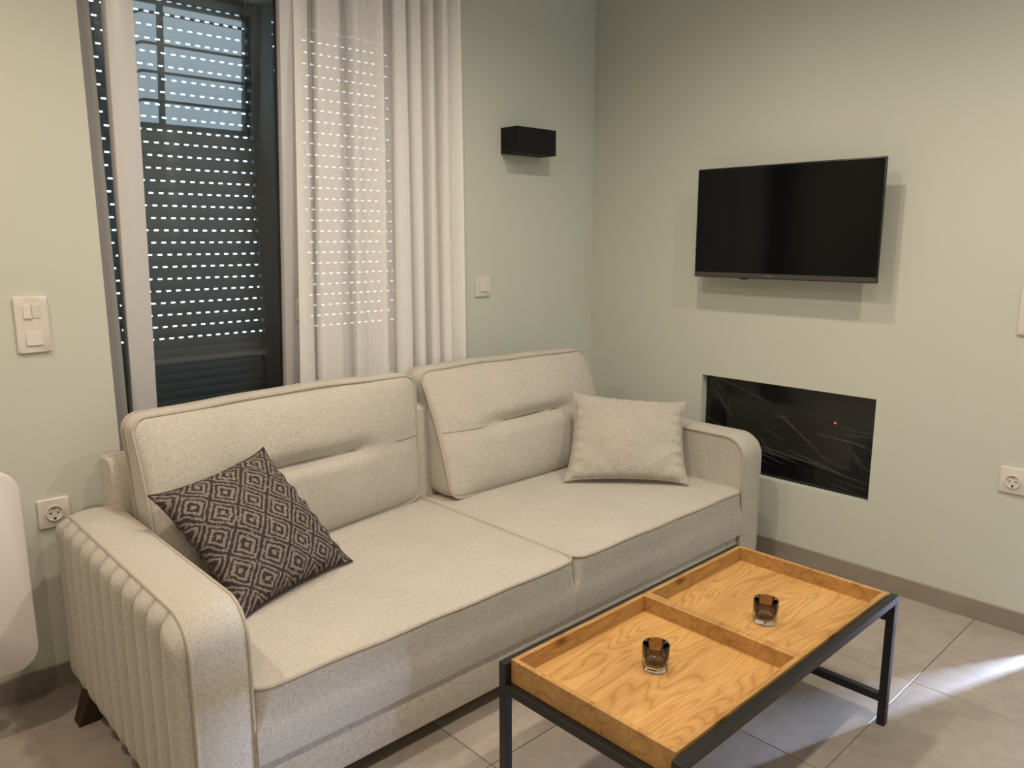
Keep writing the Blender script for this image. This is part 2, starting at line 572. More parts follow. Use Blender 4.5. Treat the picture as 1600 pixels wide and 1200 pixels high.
# ------------------------------------------------------------------ balcony window behind the sofa
win = empty('window_1', ((WX0 + WX1) / 2, .08, 0), kind='structure')
bm = bmesh.new()
JX = -2.227
box(bm, WX0, JX, -.045, .10, 0, WZ1, .002, 1)
box(bm, -1.065, WX1, .03, .10, 0, WZ1, .002, 1)
box(bm, JX, -1.065, .03, .10, 2.29, WZ1, .002, 1)
box(bm, JX, -1.065, .03, .10, 0, .05, .002, 1)
build('window_frame', bm, M_jamb, win, smooth=False)
# fixed meeting post behind the leaves
build('meeting_post', BX(-1.692, -1.60, .098, .128, .05, 2.29, .002, 1), M_darkprof, win, smooth=False)


def leaf(x0, x1, z0, z1, yf, yb, st, tilt, name, glass_m, xr=None):
    """window leaf: four profiles, pane, gasket; tilted about its lower edge"""
    Mt = Matrix.Translation((0, yb, z0)) @ Matrix.Rotation(math.radians(tilt), 4, 'X') @ Matrix.Translation((0, -yb, -z0))
    bm = bmesh.new()
    sr = st if xr is None else xr
    box(bm, x0, x0 + st, yf, yb, z0, z1, .004, 2)
    box(bm, x1 - sr, x1, yf, yb, z0, z1, .004, 2)
    box(bm, x0 + st, x1 - sr, yf, yb, z0, z0 + st, .003, 1)
    box(bm, x0 + st, x1 - sr, yf, yb, z1 - st, z1, .003, 1)
    # glazing bead step
    bmesh.ops.transform(bm, matrix=Mt, verts=bm.verts)
    fr = build(name, bm, M_pvc, win)
    g = bmesh.new()
    gy = yf + .028
    for (a0, a1, c0, c1) in ((x0 + st, x0 + st + .005, z0 + st, z1 - st), (x1 - sr - .005, x1 - sr, z0 + st, z1 - st),
                             (x0 + st, x1 - sr, z0 + st, z0 + st + .005), (x0 + st, x1 - sr, z1 - st - .005, z1 - st)):
        box(g, a0, a1, gy - .004, gy + .006, c0, c1)
    bmesh.ops.transform(g, matrix=Mt, verts=g.verts)
    build('gasket', g, M_gasket, fr, smooth=False)
    p = bmesh.new()
    vs = [p.verts.new(Mt @ Vector(q)) for q in ((x0 + st, gy, z0 + st), (x1 - sr, gy, z0 + st), (x1 - sr, gy, z1 - st), (x0 + st, gy, z1 - st))]
    p.faces.new(vs)
    build('glass_pane', p, glass_m, fr, smooth=False)
    return fr, Mt


lf, Mt = leaf(-2.203, -1.597, .05, 2.265, .045, .09, .076, 4.4, 'tilted_leaf', M_pane, .080)
lf['label'] = 'white window leaf tilted inwards, with handle'
# handle on the right stile
bm = bmesh.new()
zc = 1.105
for v_ in rrect(.030, .080, .013, 5): pass
rings = []
for (dy, s) in ((0, 1.0), (-.006, 1.0), (-.010, .85)):
    rings.append([(-1.622 + p[0] * s, .045 + dy, zc - .012 + p[1] * s) for p in rrect(.030, .085, .013, 5)])
loft(bm, rings)
tube(bm, [(-1.622, .036, zc + .012), (-1.622, .005, zc + .012)], .011, 12)
tube(bm, [(-1.622, .004, zc + .004), (-1.621, .002, zc + .03), (-1.618, .002, zc + .075), (-1.614, .004, zc + .12)], lambda t: .0095 - .003 * t, 10)
bmesh.ops.transform(bm, matrix=Mt, verts=bm.verts)
build('handle', bm, M_pvc, lf)
leaf(-1.595, -1.07, .05, 2.28, .04, .085, .06, 0, 'closed_leaf', M_pane2)

# ------------------------------------------------------------------ roller shutter
sh = empty('roller_shutter', (-1.63, .15, 0), 'grey roller shutter of narrow slats with rows of light slots, closed outside the balcony window', 'roller shutter')
PITCH = .0404
SX0, SX1 = -2.215, -1.075
ZS0 = 1.004


def slat_mesh(slots):
    bm = bmesh.new()
    # curved body profile in y,z
    prof = []
    hb = PITCH - .0105
    for k in range(7):
        t = k / 6
        prof.append((-.004 * math.sin(PI * t) - .002, t * hb))
    for k in range(7):
        t = 1 - k / 6
        prof.append((-.004 * math.sin(PI * t) + .003, t * hb))
    L = SX1 - SX0
    rings = [[(x, y, z) for y, z in prof] for x in (0, L)]
    loft(bm, rings)
    if slots:
        zb, zt = hb - .0004, PITCH
        s0, s1 = zb + .0029, zt - .0028
        box(bm, 0, L, -.0012, .0012, zb, s0); box(bm, 0, L, -.0012, .0012, s1, zt)
        n = int(L / .0325)
        x = 0.0
        for i in range(n + 1):
            xe = min(.012 + i * .0325, L)
            if xe > x: box(bm, x, xe, -.0012, .0012, s0, s1)
            x = xe + .0155
        if x < L: box(bm, x, L, -.0012, .0012, s0, s1)
    bmesh.ops.recalc_face_normals(bm, faces=bm.faces)
    me = bpy.data.meshes.new('shutter_slat'); bm.to_mesh(me); bm.free()
    me.materials.append(M_slat)
    me.polygons.foreach_set('use_smooth', [True] * len(me.polygons)); me.set_sharp_from_angle(angle=math.radians(40))
    return me


me_a, me_b = slat_mesh(True), slat_mesh(False)
rnd = random.Random(3)
for k in range(29):
    o = bpy.data.objects.new('shutter_slat', me_a); COL.objects.link(o); o.parent = sh
    o.location = (SX0 + rnd.uniform(-.004, .004) + (.012 if k % 2 else 0) - WORLD[sh].x - .006, 0, ZS0 - (PITCH - .005) + k * PITCH)
nb = int((ZS0 - PITCH) / (PITCH - .0108)) + 1
for k in range(nb):
    z = ZS0 - (PITCH - .005) - (k + 1) * (PITCH - .0108)
    if z < 0.02: break
    o = bpy.data.objects.new('shutter_slat', me_b); COL.objects.link(o); o.parent = sh
    o.location = (SX0 - WORLD[sh].x, 0, z)
build('shutter_box', BX(-2.262, -1.045, .135, .3, 2.128, 2.40), M_darkprof, sh, smooth=False)
build('guide_rail', BX(-2.262, -2.200, .132, .165, 0, 2.125), M_darkprof, sh, smooth=False)
build('guide_rail', BX(-1.078, -1.03, .132, .165, 0, 2.125), M_darkprof, sh, smooth=False)
build('bottom_rail', BX(-2.215, -1.075, .142, .158, 0, .05, .003, 1), M_slat, sh, smooth=False)

# ------------------------------------------------------------------ high window behind the camera, with railing outside
w2 = empty('window_2', ((VX0 + VX1) / 2, YF, VZ0), kind='structure')
bm = bmesh.new()
box(bm, VX0, VX0 + .045, YF - .10, YF - .04, VZ0, VZ1); box(bm, VX1 - .045, VX1, YF - .10, YF - .04, VZ0, VZ1)
box(bm, VX0, VX1, YF - .10, YF - .04, VZ0, VZ0 + .03); box(bm, VX0, VX1, YF - .10, YF - .04, VZ1 - .045, VZ1)
build('window_frame', bm, M_darkprof, w2, smooth=False)
ra = empty('balcony_railing', (-.5, YF - .03, VZ0), 'dark metal railing of bent horizontal bars outside the high window', 'railing')
for z in (1.773, 1.97, 2.16, 2.364):
    bm = bmesh.new()
    tube(bm, [(-.97, YF - .10, z - .05), (-.87, YF - .02, z), (-.06, YF - .02, z)], .0105, 8)
    build('bar', bm, M_rail, ra)
bm = bmesh.new(); box(bm, -.76, -.72, YF - .035, YF - .005, VZ0, VZ1 - .0)
build('post', bm, M_rail, ra, smooth=False)

# ------------------------------------------------------------------ unseen door beside the TV wall, gap set to pass the floor streak
dr = empty('door_1', (0, (DY0 + DY1) / 2, 0), kind='structure')
bm = bmesh.new()
box(bm, .0, T, DY0 - .0, DY0 - .03, 0, DZ); box(bm, 0, T, DY1, DY1 + .03, 0, DZ); box(bm, 0, T, DY1, DY0, DZ - .03, DZ)
build('door_frame', bm, M_pvc, dr, smooth=False)
ang = math.radians(0)
bm = BX(.05, .09, DY1 + .03, DY0 - .03 - .050, .006, DZ - .035, .003, 1)
dl = build('door_leaf', bm, M_pvc, dr, smooth=False)
bm = bmesh.new(); tube(bm, [(.05, DY0 - .16, 1.02), (.0, DY0 - .16, 1.02), (-.005, DY0 - .17, 1.02), (-.005, DY0 - .28, 1.02)], .009, 8)
build('door_handle', bm, M_steel, dl)

# ================================================================== SOFA
AX0, AX1 = -2.455, -2.332     # left arm (piping lines)
BX0, BX1 = -.322, -.198       # right arm
AYF, AYB = -1.075, -.16
AZ0, AZ1 = .062, .57
sofa = empty('sofa', ((AX0 + BX1) / 2, -.62, 0), 'long greige fabric sofa with channel-quilted arms along the window wall', 'sofa')


def arm_outline(rf=.085, rb=.06, rbot=.035, inset=0.0, n=8):
    """profile in (y,z), starting bottom front going ccw seen from -x"""
    y0, y1, z0, z1 = AYF + inset, AYB - inset, AZ0 + inset, AZ1 - inset
    pts = []
    def arc(cy, cz, r, a0, a1):
        for k in range(n + 1):
            t = math.radians(a0 + (a1 - a0) * k / n)
            pts.append((cy + r * math.cos(t), cz + r * math.sin(t)))
    arc(y0 + rbot, z0 + rbot, rbot, 270, 180)
    for k in range(1, 6): pts.append((y0, z0 + rbot + (z1 - rf - z0 - rbot) * k / 6))
    arc(y0 + rf, z1 - rf, rf, 180, 90)
    for k in range(1, 12): pts.append((y0 + rf + (y1 - rb - y0 - rf) * k / 12, z1))
    arc(y1 - rb, z1 - rb, rb, 90, 0)
    for k in range(1, 6): pts.append((y1, z1 - rb + (z0 + rbot - z1 + rb) * k / 6))
    arc(y1 - rbot, z0 + rbot, rbot, 0, -90)
    for k in range(1, 12): pts.append((y1 - rbot + (y0 + rbot - y1 + rbot) * k / 12, z0))
    return pts


def arm(xa, xb, outer):
    """outer = -1 when the outside is towards -x"""
    bm = bmesh.new()
    P = arm_outline()
    cy = (AYF + AYB) / 2; cz = (AZ0 + AZ1) / 2
    nx = 9
    rings = []
    for i in range(nx):
        t = i / (nx - 1)
        x = xa + (xb - xa) * t
        crown = math.sin(PI * t) ** .7 * .011
        r = []
        for (y, z) in P:
            d = Vector((0, y - cy, z - cz))
            # outward direction approximated by profile normal
            k = max(0, min(1, (z - AZ0 - .03) / .1))
            dy = -1 if y < AYF + .09 else 0
            dz = 1 if z > AZ1 - .09 else 0
            v_ = Vector((0, dy * (1 if z < AZ1 - .02 else .5), dz)).normalized() if (dy or dz) else Vector((0, 0, 0))
            r.append((x, y + v_.y * crown * k * .6, z + v_.z * crown * k))
        rings.append(r)
    loft(bm, rings, cap0=True, cap1=True)
    a = build('arm', bm, M_sofa, sofa, autosmooth=60)
    # piping along both edges
    for x, in ((xa,), (xb,)):
        bm = bmesh.new()
        pts = [(x, y, z) for (y, z) in P]
        # only the front, top and back run
        sel = pts[4:-14]
        tube(bm, sel, .0048, 6)
        build('piping', bm, M_piping, a)
    # channel panel on the outside
    xo = xa if outer < 0 else xb
    bm = bmesh.new()
    nr = 11
    ny, nz = nr * 14, 34
    grid = []
    yA, yB = AYF + .006, AYB - .004
    for j in range(nz + 1):
        row = []
        tz = j / nz
        for i in range(ny + 1):
            ty = i / ny
            y = yA + (yB - yA) * ty
            # local z limits from the rounded profile
            def lim(y, top):
                rf, rb, rbot = .085, .06, .035
                if top:
                    if y < AYF + rf:
                        q = (AYF + rf - y); return AZ1 - rf + math.sqrt(max(0, rf * rf - q * q))
                    if y > AYB - rb:
                        q = y - (AYB - rb); return AZ1 - rb + math.sqrt(max(0, rb * rb - q * q))
                    return AZ1
                if y < AYF + rbot:
                    q = AYF + rbot - y; return AZ0 + rbot - math.sqrt(max(0, rbot ** 2 - q * q))
                if y > AYB - rbot:
                    q = y - AYB + rbot; return AZ0 + rbot - math.sqrt(max(0, rbot ** 2 - q * q))
                return AZ0
            z0, z1 = lim(y, False), lim(y, True)
            z = z0 + (z1 - z0) * (.5 - .5 * math.cos(PI * tz) * (1) if False else tz)
            ph = (ty * nr) % 1.0
            rib = math.sqrt(max(0, 1 - abs(2 * ph - 1) ** 2.0))
            env_top = min(1, (z1 - z) / .040); env_bot = min(1, (z - z0) / .07)
            env = math.sqrt(max(0, 1 - (1 - env_top) ** 2)) * math.sqrt(max(0, 1 - (1 - env_bot) ** 2))
            ey = min(1, (y - yA) / .015, (yB - y) / .015); ey = math.sqrt(max(0, 1 - (1 - ey) ** 2))
            out_ = (.002 + .007 * env + .029 * rib * env) * (.25 + .75 * ey)
            row.append(bm.verts.new((xo + outer * out_, y, z)))
        grid.append(row)
    for j in range(nz):
        for i in range(ny):
            bm.faces.new((grid[j][i], grid[j][i + 1], grid[j + 1][i + 1], grid[j + 1][i]))
    build('channel_panel', bm, M_sofa, a, autosmooth=75)
    return a


arm(AX0, AX1, -1)
arm(BX0, BX1, 1)

# base rail under the seats
bm = bmesh.new()
box(bm, AX1, BX0, -1.064, -.20, .060, .190, .010, 3)
build('base', bm, M_sofa, sofa)
bm = bmesh.new()
tube(bm, [(AX1 + .01, -1.066, .1865), (BX0 - .01, -1.066, .1865)], .003, 6)
build('base_piping', bm, M_piping, sofa)
bm = bmesh.new()
box(bm, BX0 - .075, BX0 - .0735, -1.0652, -1.060, .072, .178)
build('stitched_seam', bm, M_piping, sofa, smooth=False)

# backrest frame
bm = bmesh.new()
L_ = [(-.155, .19), (-.155, .70), (-.172, .722), (-.245, .724), (-.268, .708), (-.275, .60), (-.30, .19)]
prof = L_
xs_ = [(-2.352, .93), (-2.345, 1.0), (-.31, 1.0), (-.303, .93)]
rings = []
for x, s in xs_:
    cy_, cz_ = -.22, .45
    rings.append([(x, cy_ + (y - cy_) * s, cz_ + (z - cz_) * (1 - (1 - s) * .25)) for y, z in prof])
loft(bm, rings)
bmesh.ops.subdivide_edges(bm, edges=[e for e in bm.edges if abs(e.verts[0].co.x - e.verts[1].co.x) > 1], cuts=6)
build('backrest', bm, M_sofa, sofa, autosmooth=50)


def seat(x0, x1, dip):
    yF, yB = -1.082, -.27
    zb, zt = .186, .368
    W, H = x1 - x0, yB - yF
    cx, cy = (x0 + x1) / 2, (yF + yB) / 2
    bm = bmesh.new()
    rings = []
    def ring(z, r, grow):
        pts = rrect(W, H, r, 6, 0, 0, .045)
        pts = [(cx + x * (1 + 2 * grow / W), cy + y * (1 + 2 * grow / H)) for x, y in pts]
        return [(max(AX1 + .001, min(BX0 - .001, x)), y, z) for x, y in pts]
    for z, r, g in ((zb, .004, -.002), (zb + .006, .004, .0), (.25, .004, .001), (.272, .006, .001), (.285, .016, -.001), (.32, .032, -.001), (.345, .040, .0), (zt - .006, .044, -.001), (zt, .046, -.002)):
        rings.append(ring(z, r, g))
    # dome
    base = rings[-1]
    for s in (.985, .95, .90, .82, .72, .60, .47, .33, .2, .08):
        r_ = []
        for (x, y, z) in base:
            u = (x - cx) * s; v_ = (y - cy) * s
            a = abs(u) / (W / 2); c = abs(v_) / (H / 2)
            h = (1 - a ** 3.2) * (1 - c ** 3.2)
            wob = .0022 * math.sin(7 * u + 2 + dip) * math.sin(9 * v_ + 1) * h
            r_.append((cx + u, cy + v_, zt + .019 * max(0, h) ** .55 + wob))
        rings.append(r_)
    loft(bm, rings)
    o = build('seat_cushion', bm, M_sofa, sofa, autosmooth=70)
    bm = bmesh.new()
    pts = [(x, y, zt + .0005 + .0015 * math.sin(x * 23) * math.sin(y * 17 + 1)) for x, y, z in ring(zt, .046, -.0005)]
    tube(bm, pts, .0046, 6, closed=True)
    build('piping', bm, M_piping, o)
    return o


seat(AX1, -1.287, 0)
seat(-1.287, BX0, 1.7)


def box_cushion(name, W, H, T_, xc, z0, ytL, ytR, tL, tR, seed=0, crease=True):
    """back cushion: local x width, z up, y depth (front is -y), origin at lower back edge centre"""
    rr = random.Random(seed)
    ph = [rr.uniform(0, 6.28) for _ in range(8)]
    bm = bmesh.new()
    n = 7
    R0 = .045
    base = rrect(W, H, R0, n, 0, H / 2, .03)
    def wav(x, z):
        return (.0035 * math.sin(9 * x + ph[0]) + .002 * math.sin(21 * x + ph[1]) + .003 * math.sin(13 * z + ph[2]))
    def edge(x, z, s):
        # pull the middle of the sides slightly
        cx_, cz_ = 0, H / 2
        u, v_ = (x - cx_) * s, (z - cz_) * s
        a, c = u / (W / 2), v_ / (H / 2)
        top = 1 if v_ > 0 else 0
        bow = .010 * (1 - a * a) * (1 if v_ > 0 else .9) * (abs(c) ** 2)
        return u * (1 - .012 * (1 - c * c)), cz_ + v_ + (bow if v_ > 0 else -bow) + wav(x, z) * .5 * abs(c)
    rings = []
    zc_ = H * .53
    def front_h(u, z):
        a, c = abs(u) / (W / 2), abs(z - H / 2) / (H / 2)
        h = max(0, 1 - min(1, a) ** 4) ** .6 * max(0, 1 - min(1, c) ** 3.0) ** .6
        b_ = .052 * h
        if crease:
            d = (z - (zc_ + .004 * math.sin(5 * u + ph[3])))
            depth = .006 + .030 * max(0, 1 - (abs(u) / (W * .30)) ** 4)
            depth *= max(0, 1 - (a) ** 6)
            prof_ = math.exp(-(d / .020) ** 2) if d < 0 else math.exp(-(d / .034) ** 2)
            b_ -= depth * prof_ * h
            b_ -= .010 * math.exp(-(d / .0035) ** 2) * h
        b_ += .0025 * math.sin(11 * u + ph[4]) * math.sin(8 * z + ph[5]) * h + .0015 * math.sin(27 * u + 9 * z + ph[6]) * h
        return b_
    # side band with outward bulge
    for t in [0, .08, .25, .5, .75, .92, 1]:
        g = 1 + .020 * math.sin(PI * t)
        r_ = []
        for (x, z) in base:
            X, Z = edge(x, z, 1)
            cx_, cz_ = 0, H / 2
            X = X * (1 + .012 * math.sin(PI * t)); Z = cz_ + (Z - cz_) * (1 + .035 * math.sin(PI * t))
            wr_ = .0018 * math.sin(40 * (x + z) + ph[7]) * math.sin(PI * t)
            r_.append((X + wr_ * (1 if x > 0 else -1), -T_ * t, Z + wr_))
        rings.append(r_)
    # front face grid by dense concentric rings would smear the crease: use a grid instead
    V = loft(bm, rings, cap0=False, cap1=False)
    front = V[-1]; back = V[0]
    # back cap dome
    prev = back
    for s in (.93, .8, .6, .35, .12):
        cur = []
        for (x, z) in base:
            X, Z = edge(x, z, s)
            a, c = abs(X) / (W / 2), abs(Z - H / 2) / (H / 2)
            h = max(0, 1 - min(1, a) ** 4) ** .6 * max(0, 1 - min(1, c) ** 3) ** .6
            cur.append(bm.verts.new((X, .008 * h, Z)))
        m_ = len(cur)
        for k in range(m_): bm.faces.new((cur[k], cur[(k + 1) % m_], prev[(k + 1) % m_], prev[k]))
        prev = cur
    bm.faces.new(prev)
    # front: fine rings with true height function
    prev = front
    S = [.985, .96, .93, .89, .85, .80, .75, .70, .65, .60, .55, .50, .45, .40, .35, .30, .26, .22, .18, .15, .12, .095, .075, .055, .04, .028, .018, .01]
    for s in S:
        cur = []
        for (x, z) in base:
            X, Z = edge(x, z, s)
            # for rings keep the full width, squeeze height: makes rows follow the crease
            sx = 1 - (1 - s) * .35 / 1.0 if False else s
            cur.append(bm.verts.new((X, -T_ - front_h(X, Z), Z)))
        m_ = len(cur)
        for k in range(m_): bm.faces.new((prev[k], prev[(k + 1) % m_], cur[(k + 1) % m_], cur[k]))
        prev = cur
    bm.faces.new(prev)
    def place(p):
        # top edge fixed, foot pushed forward; the lean differs between the two ends
        f = p.x / W + .5
        p = Vector((p.x, -T_ + (p.y + T_) * (1 - .46 * max(0, p.z / H) ** 1.6) if p.y > -T_ else p.y, p.z))
        lean = math.tan(math.radians(tL + (tR - tL) * f))
        yt = ytL + (ytR - ytL) * f
        return Vector((xc + p.x, yt + T_ + p.y - lean * (H - p.z) * (1 - .25 * (1 - p.z / H)), z0 + p.z))
    for v_ in bm.verts: v_.co = place(v_.co)
    o = build(name, bm, M_sofa, sofa, autosmooth=80)
    if crease:
        bm = bmesh.new()
        pts = []
        for k in range(61):
            u = (-.485 + .97 * k / 60) * W
            zz = zc_ + .004 * math.sin(5 * u + ph[3])
            pts.append(place(Vector((u, -T_ - front_h(u, zz) - .0024, zz))))
        tube(bm, pts, .0013, 5)
        build('seam', bm, M_seam, o)
    for t in (1.0, 0.0):
        bm = bmesh.new()
        pts = []
        for (x, z) in base:
            X, Z = edge(x, z, 1.006)
            pts.append(place(Vector((X, -T_ * t + (-.001 if t else .001), Z))))
        tube(bm, pts, .0052, 6, closed=True)
        build('piping', bm, M_piping, o)
    return o


box_cushion('back_cushion', 1.0, .462, .145, -1.812, .385, -.345, -.290, 22, 3, 1)
box_cushion('back_cushion', .89, .452, .155, -.805, .388, -.236, -.272, 29, 24, 5)


# sofa legs
def sofa_leg(x, y, sx, sy):
    bm = bmesh.new()
    top = [(x - .035, y - .035), (x + .035, y - .035), (x + .035, y + .035), (x - .035, y + .035)]
    bot = [(x + sx * .045 - .026, y + sy * .03 - .026), (x + sx * .045 + .026, y + sy * .03 - .026),
           (x + sx * .045 + .026, y + sy * .03 + .026), (x + sx * .045 - .026, y + sy * .03 + .026)]
    loft(bm, [[(a, b_, .0) for a, b_ in bot], [(a, b_, .10) for a, b_ in top]])
    build('leg', bm, M_dwood, sofa, smooth=False)


sofa_leg(-2.445, -.31, -1, 0)
sofa_leg(-2.43, -.98, -.6, -.3)
sofa_leg(-.25, -.30, .6, 0)
sofa_leg(-.25, -.97, .6, -.3)


# ------------------------------------------------------------------ scatter pillows from four corners
def pillow(name, BL, BR, TR, TL, thick, m, up, seed, label, pinch=.06, ears=.045):
    rr = random.Random(seed)
    ph = [rr.uniform(0, 6.28) for _ in range(6)]
    BL, BR, TR, TL = map(Vector, (BL, BR, TR, TL))
    nrm = (BR - BL).cross(TL - BL).normalized()
    if nrm.dot(Vector(up)) < 0: nrm = -nrm
    n = 36
    bm = bmesh.new()
    uvl = bm.loops.layers.uv.new('UVMap')
    cen = (BL + BR + TR + TL) / 4
    def P(u, v_, side):
        p = BL * (1 - u) * (1 - v_) + BR * u * (1 - v_) + TR * u * v_ + TL * (1 - u) * v_
        a, c = 2 * u - 1, 2 * v_ - 1
        # sides drawn in between the corners
        q = pinch * ((1 - a * a) * abs(c) ** 3 + (1 - c * c) * abs(a) ** 3)
        p = p + (cen - p) * q
        corner = (abs(a) * abs(c)) ** 9
        p = p + (p - cen) * ears * corner
        h = max(0, (1 - a * a)) ** .42 * max(0, (1 - c * c)) ** .42
        e = max(abs(a), abs(c))
        wr_ = .006 * math.exp(-((e - .9) / .08) ** 2) * math.sin(24 * (a if abs(c) > abs(a) else c) + ph[0]) * (1 if min(abs(a), abs(c)) < .95 else 0)
        wr_ += .004 * math.sin(5 * a + 3 * c + ph[1]) * h + .003 * math.sin(9 * a * c * 2 + ph[2]) * h
        return p + nrm * side * (thick / 2 * h + wr_ * min(1, h * 3))
    F = [[bm.verts.new(P(i / n, j / n, 1)) for i in range(n + 1)] for j in range(n + 1)]
    K = [[F[j][i] if i in (0, n) or j in (0, n) else bm.verts.new(P(i / n, j / n, -.8)) for i in range(n + 1)] for j in range(n + 1)]
    for G_, rev in ((F, False), (K, True)):
        for j in range(n):
            for i in range(n):
                q = [(i, j), (i + 1, j), (i + 1, j + 1), (i, j + 1)]
                if rev: q = q[::-1]
                f = bm.faces.new([G_[b_][a_] for a_, b_ in q])
                for lp, (a_, b_) in zip(f.loops, q): lp[uvl].uv = (a_ / n, b_ / n)
    pts = []
    for k in range(n): pts.append(P(k / n, 0, 0))
    for k in range(n): pts.append(P(1, k / n, 0))
    for k in range(n): pts.append(P(1 - k / n, 1, 0))
    for k in range(n): pts.append(P(0, 1 - k / n, 0))
    o = build(name, bm, m, None, autosmooth=80)
    bm = bmesh.new(); tube(bm, pts, .0022, 5, closed=True)
    build('seam', bm, m, o)
    tag(o, label, 'pillow')
    return o


pillow('scatter_pillow', (-2.215, -.775, .392), (-1.838, -.668, .400), (-1.985, -.455, .722), (-2.325, -.515, .672), .13, M_pat,
       (0, -1, .5), 3, 'dark brown patterned pillow with concentric squares, leaning in the left corner of the sofa')
pillow('scatter_pillow', (-.800, -.580, .403), (-.482, -.925, .403), (-.350, -.81, .681), (-.625, -.463, .708), .13, M_pillow,
       (-1, -1, .5), 9, 'plain greige square pillow leaning on the right arm of the sofa')

# ================================================================== COFFEE TABLE
TX0, TX1, TY0, TY1 = -1.856, -.876, -1.392, -1.845
TZ = .392
ct = empty('coffee_table', ((TX0 + TX1) / 2, (TY0 + TY1) / 2, 0), 'low coffee table, black metal frame with two oak tray tops', 'coffee table')


def tray(x0, x1, mf):
    rt, rb_ = .013, .335
    z1 = TZ
    f = BX(x0 + rt, x1 - rt, TY1 + rt, TY0 - rt, rb_, .350)
    o = build('tray', f, mf, ct, smooth=False)
    sides = [(x0, x0 + rt, TY1, TY0), (x1 - rt, x1, TY1, TY0), (x0 + rt, x1 - rt, TY0 - rt, TY0), (x0 + rt, x1 - rt, TY1, TY1 + rt)]
    for s in sides:
        build('tray_rim', BX(*s, rb_ - .001, z1, .0008, 1), M_oakE, o, smooth=False)
    return o


tray(TX0, -1.3615, M_oakA)
tray(-1.3600, TX1, M_oakB)
S_ = .022
# long side rails beside the trays, short rails under them
ya0, ya1 = TY0 + .001, TY0 + .001 + S_
yb0, yb1 = TY1 - .001 - S_, TY1 - .001
fx0, fx1 = TX0 - .006 - S_ * .5, TX1 + .006 + S_ * .5
for y0, y1 in ((ya0, ya1), (yb0, yb1)):
    build('side_rail', BX(fx0, fx1, y0, y1, .385 - S_, .385, .0012, 1), M_black, ct, smooth=False)
for x0 in (fx0, fx1 - S_):
    build('end_rail', BX(x0, x0 + S_, yb1, ya0, .333 - S_, .333, .0012, 1), M_black, ct, smooth=False)
    build('stretcher', BX(x0, x0 + S_, yb1, ya0, .068, .068 + S_, .0012, 1), M_black, ct, smooth=False)
for x0 in (fx0, fx1 - S_):
    for (y0, y1) in ((ya0, ya1), (yb0, yb1)):
        build('leg', BX(x0, x0 + S_, y0, y1, 0, .385 - S_ + .0005, .0012, 1), M_black, ct, smooth=False)


# candle glasses
def glass(x, y, rot, label):
    g = empty('candle_glass', (x, y, .350), label, 'candle holder', 'glass candle holders on the trays')
    bm = bmesh.new()
    z0 = .3503
    def ringo(r, z, facet, n=48):
        out_ = []
        for k in range(n):
            a = 2 * PI * k / n + rot
            # facets: hexagon blended with circle
            hx = math.cos(PI / 7) / math.cos(((a - rot) % (2 * PI / 7)) - PI / 7)
            rr_ = r * (1 - facet + facet * hx)
            out_.append((x + rr_ * math.cos(a), y + rr_ * math.sin(a), z))
        return out_
    puck = [(.026, 0, 1), (.0315, .002, 1), (.0325, .007, 1), (.0325, .0140, .95), (.0300, .0150, .9), (.020, .0135, 0)]
    rings = [ringo(r, z0 + z, f) for r, z, f in puck]
    loft(bm, rings)
    build('glass_base', bm, M_glass, g, autosmooth=25)
    bm = bmesh.new()
    wall_ = [(.0325, .0152, .95), (.0325, .030, .7), (.0325, .048, .3), (.0318, .0600, 0), (.0305, .0622, 0), (.0288, .0618, 0)]
    loft(bm, [ringo(r, z0 + z, f) for r, z, f in wall_], cap0=False, cap1=False)
    build('outer_wall', bm, M_outerwall, g, autosmooth=25)
    bm = bmesh.new()
    inner = [(.0200, .0162, 0), (.0252, .0185, 0), (.0260, .030, 0), (.0268, .048, 0), (.0274, .058, 0), (.0286, .0612, 0)]
    loft(bm, [ringo(r, z0 + z, f) for r, z, f in inner], cap1=False)
    build('smoked_cup', bm, M_smokelin, g, autosmooth=40)
    return g


M_outerwall = pane_mat('thick_clear_wall', (.86, .82, .78), 1.3, 1.5)
M_smokelin = bpy.data.materials.new('smoky_brown_lining'); M_smokelin.use_nodes = True
nt = M_smokelin.node_tree; nt.nodes.clear()
out = N(nt, 'ShaderNodeOutputMaterial'); mx = N(nt, 'ShaderNodeMixShader')
tr = N(nt, 'ShaderNodeBsdfTransparent'); gl = N(nt, 'ShaderNodeBsdfGlossy'); gl.inputs['Roughness'].default_value = .05
tr.inputs['Color'].default_value = (.40, .31, .25, 1)
fr = N(nt, 'ShaderNodeFresnel'); fr.inputs['IOR'].default_value = 1.5
nt.links.new(fr.outputs[0], mx.inputs[0]); nt.links.new(tr.outputs[0], mx.inputs[1]); nt.links.new(gl.outputs[0], mx.inputs[2])
nt.links.new(mx.outputs[0], out.inputs[0])
glass(-1.588, -1.600, .3, 'small smoky brown glass candle holder on the near tray of the table')
glass(-1.195, -1.660, 1.0, 'small smoky brown glass candle holder on the far tray of the table')

